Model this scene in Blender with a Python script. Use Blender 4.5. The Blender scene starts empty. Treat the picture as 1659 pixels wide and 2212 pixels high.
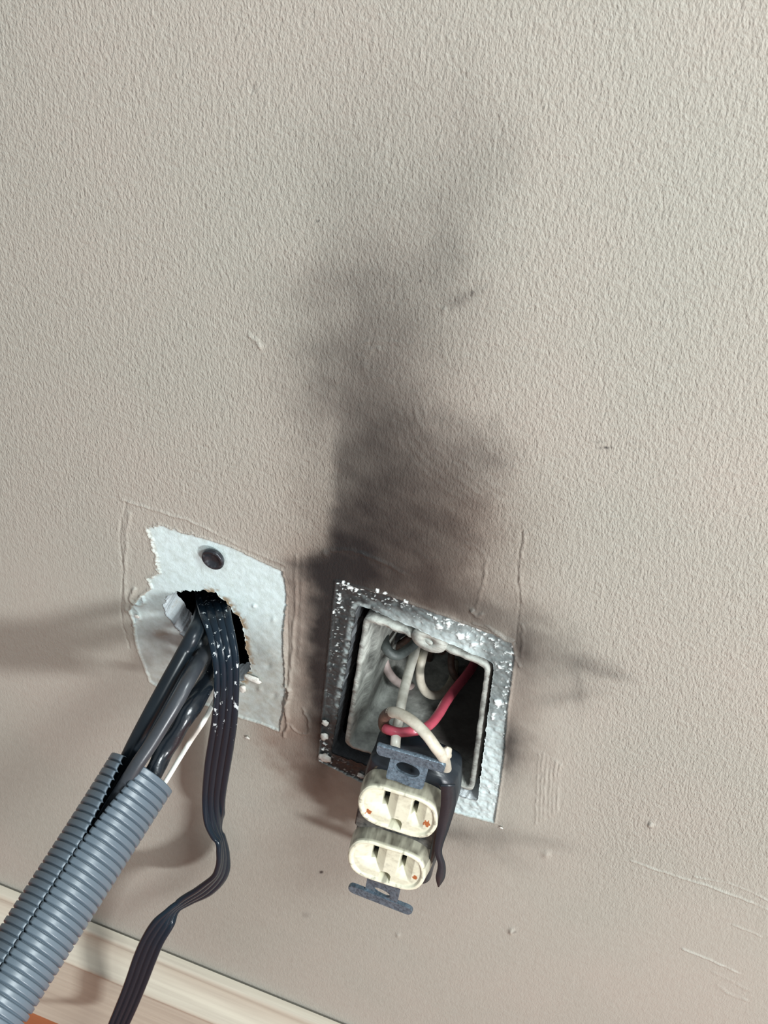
import bpy, math
import numpy as np
from mathutils import Vector, Matrix

# ------------------------------------------------------------------ camera
FPX = 4200.0; W, H = 1659, 2212
CP = np.array([0.152043, -0.488072, 0.632027])
def rod(r):
    r = np.array(r, float); th = np.linalg.norm(r); k = r/th
    K = np.array([[0,-k[2],k[1]],[k[2],0,-k[0]],[-k[1],k[0],0]])
    return np.eye(3)+math.sin(th)*K+(1-math.cos(th))*K@K
RC = rod([-0.7731978, -0.2091379, 0.3533151]) @ np.array([[1,0,0],[0,0,-1],[0,1,0]], float).T   # columns: right, down, forward
sc = bpy.context.scene
cam = bpy.data.cameras.new('camera'); co = bpy.data.objects.new('camera', cam); sc.collection.objects.link(co)
cam.sensor_fit = 'VERTICAL'; cam.sensor_height = 24.0; cam.lens = FPX/H*24.0; cam.clip_start = .01
M = np.eye(4); M[:3,0] = RC[:,0]; M[:3,1] = -RC[:,1]; M[:3,2] = -RC[:,2]; M[:3,3] = CP
co.matrix_world = Matrix(M.tolist())
cam.dof.use_dof = True; cam.dof.focus_distance = .79; cam.dof.aperture_fstop = 45
sc.camera = co

# ------------------------------------------------------------------ light
world = bpy.data.worlds.new('room_light'); sc.world = world; world.use_nodes = True
bg = world.node_tree.nodes['Background']; wt = world.node_tree; wc = wt.nodes.new('ShaderNodeTexCoord'); wsx = wt.nodes.new('ShaderNodeSeparateXYZ'); wr_ = wt.nodes.new('ShaderNodeMapRange'); wm = wt.nodes.new('ShaderNodeMix'); wm.data_type = 'RGBA'
wr_.inputs['From Min'].default_value = -.6; wr_.inputs['From Max'].default_value = .6
wt.links.new(wc.outputs['Generated'], wsx.inputs[0]); wt.links.new(wsx.outputs[2], wr_.inputs['Value']); wt.links.new(wr_.outputs[0], wm.inputs[0])
wm.inputs[6].default_value = (.74, .70, .67, 1); wm.inputs[7].default_value = (.92, 1.0, 1.06, 1); wt.links.new(wm.outputs[2], bg.inputs[0])   # warm from the wooden floor, cool from above
bg.inputs[1].default_value = .50
def area(name, loc, target, size, size_y, power, col):
    l = bpy.data.lights.new(name, 'AREA'); l.shape = 'RECTANGLE'; l.size = size; l.size_y = size_y; l.energy = power; l.color = col
    o = bpy.data.objects.new(name, l); sc.collection.objects.link(o); o.location = loc
    o.rotation_euler = (Vector(target)-Vector(loc)).to_track_quat('-Z', 'Y').to_euler(); return o
area('window_light_low', (1.25, -1.15, .30), (-.05, 0, 0), .22, .15, 26.5, (.97, .985, 1.0))
area('window_light_high', (.78, -.60, 1.04), (0, 0, .10), .32, .26, 17.5, (.91, .99, 1.0))
sc.view_settings.view_transform = 'Standard'; sc.view_settings.look = 'None'
sc.view_settings.exposure = 0.0; sc.view_settings.gamma = 1.0; sc.view_settings.use_curve_mapping = False

# ------------------------------------------------------------------ helpers
def at(px, Y=0.0):
    d = RC @ np.array([(px[0]-W/2)/FPX, (px[1]-H/2)/FPX, 1.0]); return CP + (Y-CP[1])/d[1]*d
def atd(px, D):
    return CP + D*(RC @ np.array([(px[0]-W/2)/FPX, (px[1]-H/2)/FPX, 1.0]))
def srgb(r, g, b):
    f = lambda c: c/12.92 if c <= .04045 else ((c+.055)/1.055)**2.4
    return (f(r/255), f(g/255), f(b/255), 1)
rng = np.random.default_rng(7)
class VN:                                              # smooth value noise on a table
    def __init__(s, seed): s.t = np.random.default_rng(seed).random((256,256))
    def __call__(s, x, y):
        xi = np.floor(x).astype(int); yi = np.floor(y).astype(int); fx = x-xi; fy = y-yi
        fx = fx*fx*(3-2*fx); fy = fy*fy*(3-2*fy); a = xi&255; b = (xi+1)&255; c = yi&255; d = (yi+1)&255
        t = s.t; return (t[a,c]*(1-fx)+t[b,c]*fx)*(1-fy)+(t[a,d]*(1-fx)+t[b,d]*fx)*fy
    def fbm(s, x, y, o=4):
        v = 0; am = .5; tot = 0
        for k in range(o): v = v+am*s(x*2**k+17*k, y*2**k+31*k); tot += am; am *= .5
        return v/tot
def tag(o, label=None, cat=None, group=None, kind=None):
    if label: o['label'] = label
    if cat: o['category'] = cat
    if group: o['group'] = group
    if kind: o['kind'] = kind
    return o
def mesh(name, V, F, mats, parent=None, smooth=True, midx=None):
    me = bpy.data.meshes.new(name); me.from_pydata([tuple(map(float, v)) for v in V], [], [tuple(int(i) for i in f) for f in F])
    for m in (mats if isinstance(mats, (list, tuple)) else [mats]): me.materials.append(m)
    me.polygons.foreach_set('use_smooth', [smooth]*len(me.polygons))
    if midx is not None: me.polygons.foreach_set('material_index', midx)
    me.update()
    o = bpy.data.objects.new(name, me); sc.collection.objects.link(o)
    if parent: o.parent = parent
    return o
def empty(name, loc=(0,0,0), mat=None):
    o = bpy.data.objects.new(name, None); sc.collection.objects.link(o); o.empty_display_size = .01
    if mat is not None: o.matrix_world = mat
    else: o.location = loc
    return o
def crom(P, n=10):
    P = np.array(P, float); Q = np.vstack([2*P[0]-P[1], P, 2*P[-1]-P[-2]]); out = []
    for i in range(1, len(Q)-2):
        for t in np.linspace(0, 1, n, endpoint=False):
            a, b, c, d = Q[i-1], Q[i], Q[i+1], Q[i+2]
            out.append(.5*((2*b)+(-a+c)*t+(2*a-5*b+4*c-d)*t*t+(-a+3*b-3*c+d)*t**3))
    out.append(Q[-2]); return np.array(out)
def frames(P):
    T = np.gradient(P, axis=0); T /= np.linalg.norm(T, axis=1)[:,None]
    n = np.cross(T[0], [0,0,1.0]); n = n if np.linalg.norm(n) > .1 else np.cross(T[0], [1.0,0,0])
    n /= np.linalg.norm(n); N = []
    for t in T:
        n = n-t*np.dot(n, t); n /= np.linalg.norm(n); N.append(n.copy())
    N = np.array(N); return T, N, np.cross(T, N)
def tube_geo(P, r, seg=20, wob=0, seed=0):
    T, N, B = frames(P); n = len(P); r = np.broadcast_to(r, (n,)).astype(float); V = []; F = []
    g = np.random.default_rng(seed); ph = g.random(8)*6.28
    for i in range(n):
        for k in range(seg):
            a = 2*math.pi*k/seg; rr = r[i]*(1+wob*(math.sin(2*a+i*.31+ph[0])+math.sin(3*a-i*.47+ph[1])*.6))
            V.append(P[i]+rr*(math.cos(a)*N[i]+math.sin(a)*B[i]))
    for i in range(n-1):
        for k in range(seg):
            k2 = (k+1) % seg; F.append((i*seg+k, i*seg+k2, (i+1)*seg+k2, (i+1)*seg+k))
    # rounded caps
    for e, s in ((0, -1), (n-1, 1)):
        b = len(V); V.append(P[e]+s*T[e]*r[e]*.35)
        for k in range(seg):
            k2 = (k+1) % seg; f = (e*seg+k, e*seg+k2, b); F.append(f if s > 0 else f[::-1])
    return V, F
def wire(name, keys, r, mat, parent=None, n=10, wob=0, seed=0, taper=None):
    P = crom([at(k[:2], k[2]) for k in keys], n)
    rr = np.full(len(P), r)
    if taper: rr[:] = np.interp(np.linspace(0, 1, len(P)), taper[0], taper[1])
    V, F = tube_geo(P, rr, 20, wob, seed); return mesh(name, V, F, mat, parent)
def fillet(P, r, n=6):
    P = [np.array(p, float) for p in P]; out = []
    for i, p in enumerate(P):
        a = P[i-1]-p; b = P[(i+1) % len(P)]-p; la = np.linalg.norm(a); lb = np.linalg.norm(b)
        A = p+a/la*min(r, la*.45); Bq = p+b/lb*min(r, lb*.45)
        for t in np.linspace(0, 1, n): out.append((1-t)**2*A+2*t*(1-t)*p+t*t*Bq)
    return np.array(out)
def resample(P, step):
    P = np.vstack([P, P[:1]]); out = []
    for a, b in zip(P[:-1], P[1:]):
        m = max(1, int(np.linalg.norm(b-a)/step))
        for t in np.linspace(0, 1, m, endpoint=False): out.append(a*(1-t)+b*t)
    return np.array(out)
def w2(px):                                            # pixel pair -> wall x, z
    q = at(px, 0); return np.array([q[0], q[2]])

# ------------------------------------------------------------------ material helpers
class NT:
    def __init__(s, name):
        s.m = bpy.data.materials.new(name); s.m.use_nodes = True; s.t = s.m.node_tree
        s.b = s.t.nodes['Principled BSDF']
    def n(s, typ, **kw):
        nd = s.t.nodes.new(typ)
        for k, v in kw.items(): setattr(nd, k, v)
        return nd
    def l(s, a, b): s.t.links.new(a, b)
    def coord(s, scale=(1,1,1), rot=(0,0,0)):
        c = s.n('ShaderNodeTexCoord'); m = s.n('ShaderNodeMapping'); m.inputs['Scale'].default_value = scale; m.inputs['Rotation'].default_value = rot
        s.l(c.outputs['Object'], m.inputs[0]); return m.outputs[0]
    def noise(s, vec, scale, detail=3, rough=.5):
        n = s.n('ShaderNodeTexNoise'); n.inputs['Scale'].default_value = scale; n.inputs['Detail'].default_value = detail; n.inputs['Roughness'].default_value = rough
        s.l(vec, n.inputs['Vector']); return n.outputs[0]
    def ramp(s, fac, stops):
        r = s.n('ShaderNodeValToRGB'); e = r.color_ramp.elements
        while len(e) < len(stops): e.new(.5)
        for i, (p, c) in enumerate(stops): e[i].position = p; e[i].color = c if len(c) == 4 else (*c, 1)
        s.l(fac, r.inputs[0]); return r.outputs[0]
    def mix(s, fac, a, b, typ='MIX'):
        m = s.n('ShaderNodeMix'); m.data_type = 'RGBA'; m.blend_type = typ
        for v, i in ((fac, 0), (a, 6), (b, 7)):
            if hasattr(v, 'is_linked') or isinstance(v, bpy.types.NodeSocket): s.l(v, m.inputs[i])
            else: m.inputs[i].default_value = v
        return m.outputs[2]
    def math(s, op, a, b=None, clamp=False):
        m = s.n('ShaderNodeMath'); m.operation = op; m.use_clamp = clamp
        for v, i in ((a, 0), (b, 1)):
            if v is None: continue
            if isinstance(v, bpy.types.NodeSocket): s.l(v, m.inputs[i])
            else: m.inputs[i].default_value = v
        return m.outputs[0]
    def attr(s, name): a = s.n('ShaderNodeAttribute'); a.attribute_name = name; return a.outputs['Fac']
    def bump(s, h, strength=.5, dist=.001):
        b = s.n('ShaderNodeBump'); b.inputs['Strength'].default_value = strength; b.inputs['Distance'].default_value = dist
        s.l(h, b.inputs['Height']); s.l(b.outputs[0], s.b.inputs['Normal']); return b
    def set(s, color=None, rough=None, metal=None, spec=None, coat=None):
        for v, nm in ((color, 'Base Color'), (rough, 'Roughness'), (metal, 'Metallic'), (spec, 'Specular IOR Level'), (coat, 'Coat Weight')):
            if v is None: continue
            if isinstance(v, bpy.types.NodeSocket): s.l(v, s.b.inputs[nm])
            else: s.b.inputs[nm].default_value = v
        return s.m
def grimy(name, base, dirt_shade, scale, lo=.45, hi=.7, rough=.5, bump=.3, bscale=900, metal=0, amt=1.0, spec=.5, bdist=.0004):
    k = NT(name); v = k.coord(); nz = k.noise(v, scale, 6, .62)
    f = k.ramp(nz, [(lo, (0,0,0)), (hi, (amt,amt,amt))])
    k.set(k.mix(f, base, dirt_shade), rough, metal, spec); k.bump(k.noise(v, bscale, 4), bump, bdist); return k.m

# wall paint with soot, bare primer and paint texture
k = NT('beige_wall_paint'); v = k.coord()
mott = k.noise(v, 9, 3); mott2 = k.noise(v, 260, 3)
paint = k.mix(k.ramp(mott, [(.38, (0,0,0)), (.62, (1,1,1))]), srgb(167,161,151), srgb(161,159,149))
paint = k.mix(k.ramp(mott2, [(.3, (0,0,0)), (.7, (.35,.35,.35))]), paint, srgb(176,175,165))
barec = k.mix(k.ramp(k.noise(v, 300, 5, .6), [(.4, (0,0,0)), (.75, (1,1,1))]), srgb(206,221,221), srgb(188,201,197))
barec = k.mix(k.attr('ochre'), barec, srgb(150,132,108))
paint = k.mix(k.attr('scorch_and_light'), paint, srgb(112,84,70))
c = k.mix(k.attr('bare'), paint, barec)
c = k.mix(k.attr('soot'), c, (.013,.0145,.0155,1))
c = k.mix(k.attr('chip'), c, srgb(232,240,238))
c = k.mix(k.attr('mark'), c, (.02,.018,.02,1))
vs = k.coord((1.35, 1, .62), (0, -.05, 0))
orange = k.math('ADD', k.math('MULTIPLY', k.noise(vs, 900, 3, .6), .85), k.math('MULTIPLY', k.noise(vs, 420, 2, .5), .75))
hgt = k.math('ADD', k.math('MULTIPLY', orange, k.attr('texture')), k.math('MULTIPLY', k.noise(k.coord(), 1500, 2), .10))
k.set(c, k.math('ADD', k.math('MULTIPLY', k.attr('soot'), -.08), .50), 0, .35); k.bump(hgt, .80, .0010); M_wall = k.m
k = NT('broken_gypsum'); v = k.coord()
c = k.mix(k.ramp(k.noise(v, 220, 5, .7), [(.55, (0,0,0)), (.80, (1,1,1))]), srgb(236,243,246), srgb(205,200,190))
c = k.mix(k.attr('soot'), c, (.012,.013,.016,1)); k.set(c, .9, 0, .2); k.bump(k.noise(v, 500, 6, .7), .6, .0010); M_gyp = k.m
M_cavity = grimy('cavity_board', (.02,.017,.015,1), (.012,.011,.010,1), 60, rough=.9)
k = NT('cream_painted_wood'); v = k.coord((1, 30, 22)); v0 = k.coord()
c = k.mix(k.ramp(k.noise(v, 9, 5, .6), [(.35, (0,0,0)), (.7, (1,1,1))]), srgb(200,193,176), srgb(180,171,156))
k.set(c, .42, 0, .5); k.bump(k.noise(v, 16, 4), .25, .0006); M_base = k.m
k = NT('brown_wood_floor'); v = k.coord((1, 12, 1))
k.set(k.mix(k.noise(v, 14, 6, .6), srgb(176,104,66), srgb(120,66,40)), .4); M_floor = k.m

# ------------------------------------------------------------------ wall
ZBASE = -.272; ZFLOOR = -.3725
def spaced(spans):
    out = [spans[0][0]]
    for a, b, s in spans:
        m = max(1, int(round((b-a)/s))); out += list(np.linspace(a, b, m+1)[1:])
    return np.array(out)
gx = spaced([(-1.1,-.26,.04), (-.26,-.150,.0010), (-.150,.088,.00045), (.088,.19,.0009), (.19,1.1,.04)])
gz = spaced([(ZFLOOR,-.29,.01), (-.29,-.100,.0010), (-.100,.085,.00045), (.085,.37,.0010), (.37,1.3,.04)])
X, Z = np.meshgrid(gx, gz, indexing='ij'); nx, nz = len(gx), len(gz)
def project(X, Z):
    d = np.stack([X-CP[0], np.full_like(X, -CP[1]), Z-CP[2]], -1) @ RC
    return W/2+FPX*d[...,0]/d[...,2], H/2+FPX*d[...,1]/d[...,2]
PX, PY = project(X, Z)
n1, n2, n3, n4 = VN(1), VN(2), VN(3), VN(4)
mm = 1000.0
wx = (n1.fbm(X*mm/6, Z*mm/6, 3)-.5); wz_ = (n2.fbm(X*mm/6, Z*mm/6, 3)-.5)
def inpoly(x, y, P):
    ins = np.zeros(x.shape, bool); n = len(P)
    for i in range(n):
        x0, y0 = P[i]; x1, y1 = P[(i+1) % n]
        if y0 == y1: continue
        ins ^= ((y0 > y) != (y1 > y)) & (x < (x1-x0)*(y-y0)/(y1-y0)+x0)
    return ins
def segd(x, y, P, closed=True):                       # distance to a polyline
    d = np.full(x.shape, 1e9); n = len(P)
    for i in range(n if closed else n-1):
        a = P[i]; b = P[(i+1) % n]; e = b-a; L = e@e+1e-20
        t = np.clip(((x-a[0])*e[0]+(y-a[1])*e[1])/L, 0, 1)
        d = np.minimum(d, np.hypot(x-a[0]-t*e[0], y-a[1]-t*e[1]))
    return d
def signed(P, pad=.012):                               # positive inside, metres; only near the shape
    out = np.full(X.shape, -1.0)
    m = (X > P[:,0].min()-pad) & (X < P[:,0].max()+pad) & (Z > P[:,1].min()-pad) & (Z < P[:,1].max()+pad)
    x, z = X[m], Z[m]; d = segd(x, z, P); s = np.where(inpoly(x, z, P), 1, -1); out[m] = d*s; return out
def sstep(a, b, x): t = np.clip((x-a)/(b-a), 0, 1); return t*t*(3-2*t)

c4 = lambda L: np.array([w2((240+x/3.77, 1080+y/3.77)) for x, y in L])
patch = c4([(295,235),(400,205),(500,240),(620,280),(750,310),(980,385),(1200,490),(1395,580),(1415,700),(1425,850),(1400,1060),(1395,1200),(1415,1460),(1410,1680),(1370,1880),(1220,1820),(1040,1765),(900,1700),(700,1650),(400,1530),(320,1480),(260,1320),(210,1190),(185,990),(150,900),(240,790),(330,720),(300,640),(390,600),(370,470),(330,330)])
hole_r = c4([(422,880),(440,810),(500,765),(580,748),(660,742),(750,742),(850,768),(930,828),(975,900),(1035,960),(1072,1050),(1085,1160),(1100,1250),(1130,1330),(1118,1410),(1060,1480),(930,1510),(800,1470),(700,1350),(640,1230),(570,1110),(500,1010),(440,940)])
ring = np.array([w2(p) for p in [(727,1256),(850,1290),(1000,1345),(1106,1386),(1112,1420),(1098,1520),(1088,1640),(1068,1776),(975,1752),(850,1715),(775,1685),(689,1642),(698,1540),(712,1400),(722,1300)]])
hole_s = np.array([w2(p) for p in [(771,1306),(1067,1433),(1031,1734),(714,1629)]])
hole_s = fillet(hole_s, .003, 4)
def rag(P, step, amp, seed):
    P = resample(P, step); C = P.mean(0); vn = VN(seed)
    f = (vn.fbm(P[:,0]*mm/1.3, P[:,1]*mm/1.3, 3)-.5)*2*amp
    D = P-C; D /= np.linalg.norm(D, axis=1)[:,None]; return P+D*f[:,None]
hole_r = rag(hole_r, .0007, .0014, 11); hole_s = rag(hole_s, .0009, .0007, 12)

sp = signed(patch); sr = signed(ring); 
edge_n = (n3.fbm(X*mm/1.6, Z*mm/1.6, 4)-.5)*(.0012+.0022*(PY < 1260)*(PX < 420))
bare = np.maximum(sstep(-.0002, .0003, sp+edge_n), sstep(-.0002, .0003, sr+edge_n*.45))
bp = sstep(-.0002, .0003, sp+edge_n); br = sstep(-.0002, .0003, sr+edge_n*.45)

# soot: soft blots given by place, spread and strength
def blot(cx, cy, sx, sy, rot, amp):
    m = (np.abs(PX-cx) < 4*max(sx, sy)) & (np.abs(PY-cy) < 4*max(sx, sy))
    out = np.zeros(X.shape); wr = min(50, 1.1*min(sx, sy)); x = PX[m]+wx[m]*wr-cx; y = PY[m]+wz_[m]*wr-cy; a = math.radians(rot)
    u = x*math.cos(a)+y*math.sin(a); v_ = -x*math.sin(a)+y*math.cos(a)
    out[m] = amp*np.exp(-.5*((u/sx)**2+(v_/sy)**2)); return out
def comb(L):
    k_ = np.ones(X.shape)
    for b in L: k_ *= 1-np.clip(blot(*b), 0, .999)
    return 1-k_
plume = comb([(770,1235,80,42,12,.97),(745,1200,50,70,0,.88),(750,1245,60,30,14,.9),(800,1120,95,80,12,.72),(800,1010,90,95,8,.62),(870,1180,95,60,18,.60),(950,1180,60,52,0,.40),
              (900,1080,85,65,25,.42),(800,900,75,95,-5,.42),(790,800,95,90,0,.26),(880,930,80,70,0,.34),(980,1060,70,50,20,.26),
              (850,1262,130,36,16,.72),(960,1290,70,34,18,.50),(1050,1340,40,24,15,.25)])
ex = 727-.055*(PY-1000)+wx*24
lf = sstep(-26, 12, PX-ex); lf = 1-(1-lf)*sstep(840, 980, PY)*(1-sstep(1195, 1225, PY)); plume *= lf
low = comb([(700,1000,45,170,0,.22),(690,1210,24,14,0,.55),(840,740,120,120,0,.26),(700,790,90,110,0,.12),(790,620,70,90,20,.18),(860,620,120,110,0,.16),(960,520,34,80,15,.18),(930,600,45,70,30,.12),
            (1000,380,60,130,12,.12),(740,480,50,140,0,.08),(860,430,130,190,0,.10),(1085,340,40,60,20,.09),(820,260,150,220,0,.06),(1010,200,20,80,0,.06),
            (640,620,90,30,-12,.08),(1000,645,40,10,-28,.24),(1035,960,55,42,20,.30),(1060,990,34,24,0,.16),(1010,1010,60,30,20,.22),(925,960,60,50,0,.12),(1000,1160,90,90,0,.18)])
side = comb([(710,1390,20,115,4,.995),(706,1500,19,90,4,.98),(698,1390,22,120,4,.96),(720,1270,26,40,3,.98),(716,1300,15,90,3,.9),(702,1540,15,70,4,.97),(680,1400,22,120,0,.45),(692,1220,26,16,0,.62),(650,1630,46,24,0,.30),(640,1600,26,40,0,.16),
             (1128,1400,20,42,5,.62),(1160,1390,60,46,25,.30),(1190,1450,70,50,10,.26),(1270,1436,45,13,14,.34),(1330,1458,30,7,14,.22),(1215,1508,50,11,-8,.24),(1248,1480,10,40,0,.18),
             (1098,1610,14,42,3,.78),(1110,1625,34,40,0,.38),(1080,1815,22,24,0,.24),(1160,1815,60,12,10,.22),(1130,1510,20,60,0,.18),(985,1800,50,16,10,.42),(920,1900,70,70,0,.07),(1010,1840,40,40,0,.12),
             (1120,1860,36,18,20,.10),(640,1740,60,40,0,.06),(1060,1320,60,24,18,.28)])
wn = n4.fbm(X*mm/14, Z*mm/14, 5)
# wiped streaks: curved swipes running down to the right across the plume
su = PX*.50-PY*.86; sv = PX*.86+PY*.50
streak = n1.fbm(su/13+n2.fbm(PX/110, PY/110, 2)*3.2, sv/300, 4)
soot = 1-(1-plume*(.86+.30*(wn-.2)))*(1-low*(.75+.5*wn))*(1-side*(.88+.24*wn))
wipe = sstep(.46, .72, streak)*sstep(.1, .5, plume)
soot = np.clip(soot*(1-.02*wipe*(PY < 1222)), 0, .985)
# on the bare ring: left and top black, right upper grey, right lower clean
u_r = (PX-720)/380; 
ring_s = np.clip(1.05-1.0*sstep(.05, .62, u_r)-.0, 0, 1)*.97
topband = sstep(1.0, 0.0, (PY-(1256+.343*(PX-727)))/75)
ring_s = np.maximum(ring_s, topband*(1.0-.44*sstep(.15, .9, u_r)))
ring_s = np.maximum(ring_s, (.70*sstep(.75, .9, u_r))*(1-sstep(1500, 1640, PY)))
ring_s = np.maximum(ring_s, .95*sstep(1660, 1600, PY)*(u_r < .12)); 
rn = n2.fbm(X*mm/2.2, Z*mm/2.2, 4)
ring_s = np.clip(ring_s*(.86+.36*(rn)), 0, .975)
dsq = -signed(hole_s, .008); strip = sstep(-.0006, .0002, dsq)*sstep(.0030, .0014, dsq+.0016*(rn-.5))*(PX < 800)*(PY > 1290)*(1-sstep(1500, 1570, PY)); ring_s = ring_s*(1-.42*strip*sstep(.30, .65, rn))
botl = sstep(1600, 1640, PY)*sstep(820, 700, PX); ring_s = np.maximum(ring_s, .93*botl*(rn > .38))
ring_s = np.maximum(ring_s, comb([(1095,1600,10,44,6,.85),(1075,1560,22,40,0,.3),(905,1360,60,18,18,.1)]))
soot = np.where(br > .5, np.clip(ring_s, 0, .97), soot*(1-.9*bp))
patch_grime_shade = comb([(330,1390,60,30,10,.26),(345,1440,30,60,0,.22),(420,1370,26,30,0,.3),(575,1480,60,70,0,.14),(590,1560,60,60,0,.18),(330,1300,40,40,0,.10),(560,1420,30,30,0,.2)])  # grime, plus the shadow wedge left of the round hole painted in
soot = np.where(bp > .5, np.maximum(soot, patch_grime_shade*(.4+wn)), soot)
# ochre torn paper beside the round hole and along the torn top edge
dh = signed(hole_r, .02)
och = np.exp(-((dh+.0006)/.0022)**2)*(PX > 440)*sstep(.42, .6, n3.fbm(X*mm/2, Z*mm/2, 3))
och = np.maximum(och, comb([(525,1430,16,24,0,.9),(345,1370,14,10,0,.5)])*(n3.fbm(X*mm/1.5, Z*mm/1.5, 4) > .36))
och = np.maximum(och, bp*np.exp(-((sp)/.0010)**2)*(PY < 1260)*.45)
och = np.maximum(och, .42*sstep(1290, 1480, PY+60*(wn-.5))*(.5+n2.fbm(X*mm/2.5, Z*mm/2.5, 4)))
ochre = np.clip(och, 0, 1)*bp
# chipped white flecks where soot covers raised paint on the ring
cn = n1.fbm(X*mm/1.15+9, Z*mm/1.15, 4); zone = br*(.35+.65*np.exp(-((sr-.0005)/.0022)**2))
band = comb([(745,1285,22,36,10,1.0),(790,1285,50,12,20,.9),(860,1305,60,10,18,.7),(960,1345,60,16,20,.9),(1040,1375,50,22,20,1.0),(1090,1420,24,40,0,.9),(735,1400,16,70,0,.5),(1065,1480,26,40,0,.4),(700,1625,20,26,0,.9),(760,1665,60,10,20,.6),(1060,1700,20,60,0,.5),(1085,1560,9,60,5,.5)])
chip = sstep(.68, .77, cn+.16*(zone*band-.25))*np.clip(zone*band*2.4, 0, 1)
for (cx, cy, s) in [(1072,1523,9),(1068,1548,5),(967,1350,6),(940,1350,8),(1003,1372,10),(1030,1395,8),(757,1266,6),(739,1262,4),(815,1275,4),(832,1281,3),(875,1303,4),(1080,1440,7)]:
    d = np.hypot(PX-cx+wx*22*s/6, (PY-cy+wz_*22*s/6)*1.2); chip = np.maximum(chip, sstep(s*1.15, s*.7, d+(cn-.5)*s*2.4))
texs = 1-np.clip(sstep(1080, 1420, PY-.12*(PX-800)+90*(wn-.5))*(1-sstep(1130, 1400, PX)*(1-sstep(1750, 2080, PY)))*.72, 0, 1)
texs = texs*(1-.75*np.clip(bare, 0, 1))*(1-.45*plume)

# relief: ridges, cracks and torn edges standing out of the wall face (positive = into the room)
hh = np.zeros(X.shape)
hh += -.00055*bp-.0004*br + .0005*np.exp(-((sp+edge_n+.0004)/.0005)**2)+.0006*np.exp(-((sr+edge_n*.45+.0003)/.0005)**2)*(.4+n3.fbm(X*mm/2, Z*mm/2, 2))
hh += br*(rn-.5)*.0013 + br*chip*.0006 + bp*(n2.fbm(X*mm/3.5, Z*mm/3.5, 4)-.5)*.00035
def line(px_pts, w, h, nz_=.6, jit=4, side_=0):
    global hh
    P = crom([[*p] for p in px_pts], 6); P = np.array([w2(p) for p in P]); g = np.random.default_rng(int(px_pts[0][0]))
    P = P+g.normal(0, jit*1e-4*.5, P.shape); pad = w*4+.002
    m = (X > P[:,0].min()-pad) & (X < P[:,0].max()+pad) & (Z > P[:,1].min()-pad) & (Z < P[:,1].max()+pad)
    d = segd(X[m], Z[m], P, False); am = 1-nz_+nz_*2*n3(X[m]*mm/3, Z[m]*mm/3)
    hh[m] += .72*h*am*np.exp(-(d/w)**2)
line([(1128,1150),(1118,1230),(1122,1300),(1113,1390)], .0004, -.0005); line([(1134,1150),(1124,1230),(1128,1300)], .0008, .0004)
line([(272,1085),(258,1160),(266,1230),(262,1330),(280,1400)], .0004, -.0005); line([(280,1110),(272,1180),(270,1260),(272,1320)], .0008, .0005)
line([(262,1080),(330,1100),(420,1130),(520,1180),(615,1220)], .0007, .0005)
line([(640,1200),(638,1300),(632,1400),(625,1480),(620,1560)], .0007, .0007); line([(655,1200),(652,1300),(646,1420)], .0012, .0004)
line([(612,1225),(620,1300),(622,1420),(616,1500)], .0005, -.0005)
line([(655,1530),(668,1560),(664,1585),(640,1580),(628,1565)], .0006, .0009); line([(616,1480),(628,1495),(618,1520),(622,1560),(612,1590)], .0007, .0012)
line([(292,1270),(282,1292),(296,1306),(310,1300),(306,1288)], .0008, .0012); line([(284,1310),(300,1330),(288,1350)], .0008, .0008)
line([(1010,1175),(1040,1190),(1050,1230),(1035,1290),(1028,1330)], .0006, .0006); line([(1020,1318),(1030,1332),(1040,1326)], .0009, .0016)
line([(1020,1345),(1070,1365),(1105,1385)], .0005, .0009); line([(1048,1350),(1085,1372),(1112,1384)], .0004, .0008)
line([(720,1188),(760,1190),(830,1215),(870,1238)], .0010, .0006); line([(1365,1860),(1450,1890),(1560,1925),(1659,1965)], .0006, .0006, .8); line([(1500,1895),(1580,1910),(1659,1945)], .0005, .0005, .8)
line([(1475,2050),(1530,2072),(1600,2105)], .0005, .0006, .8); line([(1540,2100),(1590,2125),(1625,2145)], .0005, .0005, .8); line([(1550,2128),(1580,2150),(1615,2162)], .0005, .0005, .8); line([(1585,1998),(1642,2022)], .0005, .0005, .8)
line([(1130,1350),(1128,1420)], .0006, .0006); line([(1114,1420),(1122,1438)], .0005, .0010)
for i in range(6): line([(1165+i*9,1620+i*6),(1160+i*9,1700),(1158+i*9,1780-i*5)], .0005, .00035, .9)
for i in range(10):
    x0 = 760+i*22; y0 = 1010+(i*37) % 150; line([(x0,y0),(x0+45,y0+32),(x0+110,y0+62)], .0004, .00014, .9)
for i in range(5): line([(845+i*14,905-i*14),(880+i*15,985-i*12),(960+i*16,1055-i*10),(1040+i*14,1105-i*8)], .0007, .00024, .9)
for i in range(11):
    y0 = 735+i*9; g = rng.random(3); line([(770+20*g[0],y0),(815,y0-8+10*g[1]),(850+50*g[2],y0+4)], .0004, .00030, .9)
line([(540,725),(555,738),(562,752)], .0007, .0008); line([(548,180),(545,192),(540,190)], .0004, -.0006)
dots = [(703,1195,5,.0008),(690,478,1,0),(960,670,3,.0006),(1105,2012,4,.0012),(860,2020,3,.0006),(1406,1782,4,.001),(905,1840,2,.0003),(1180,1845,6,.0006),(560,1490,4,.0006),(590,1505,5,-.0006),(578,1440,5,-.0006),(590,1340,4,.0006),(548,1310,3,.0008)]
for (cx, cy, s, a) in dots: hh += a*np.exp(-.5*(((PX-cx)/s)**2+((PY-cy)/s)**2))
mark = np.zeros(X.shape)
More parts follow.
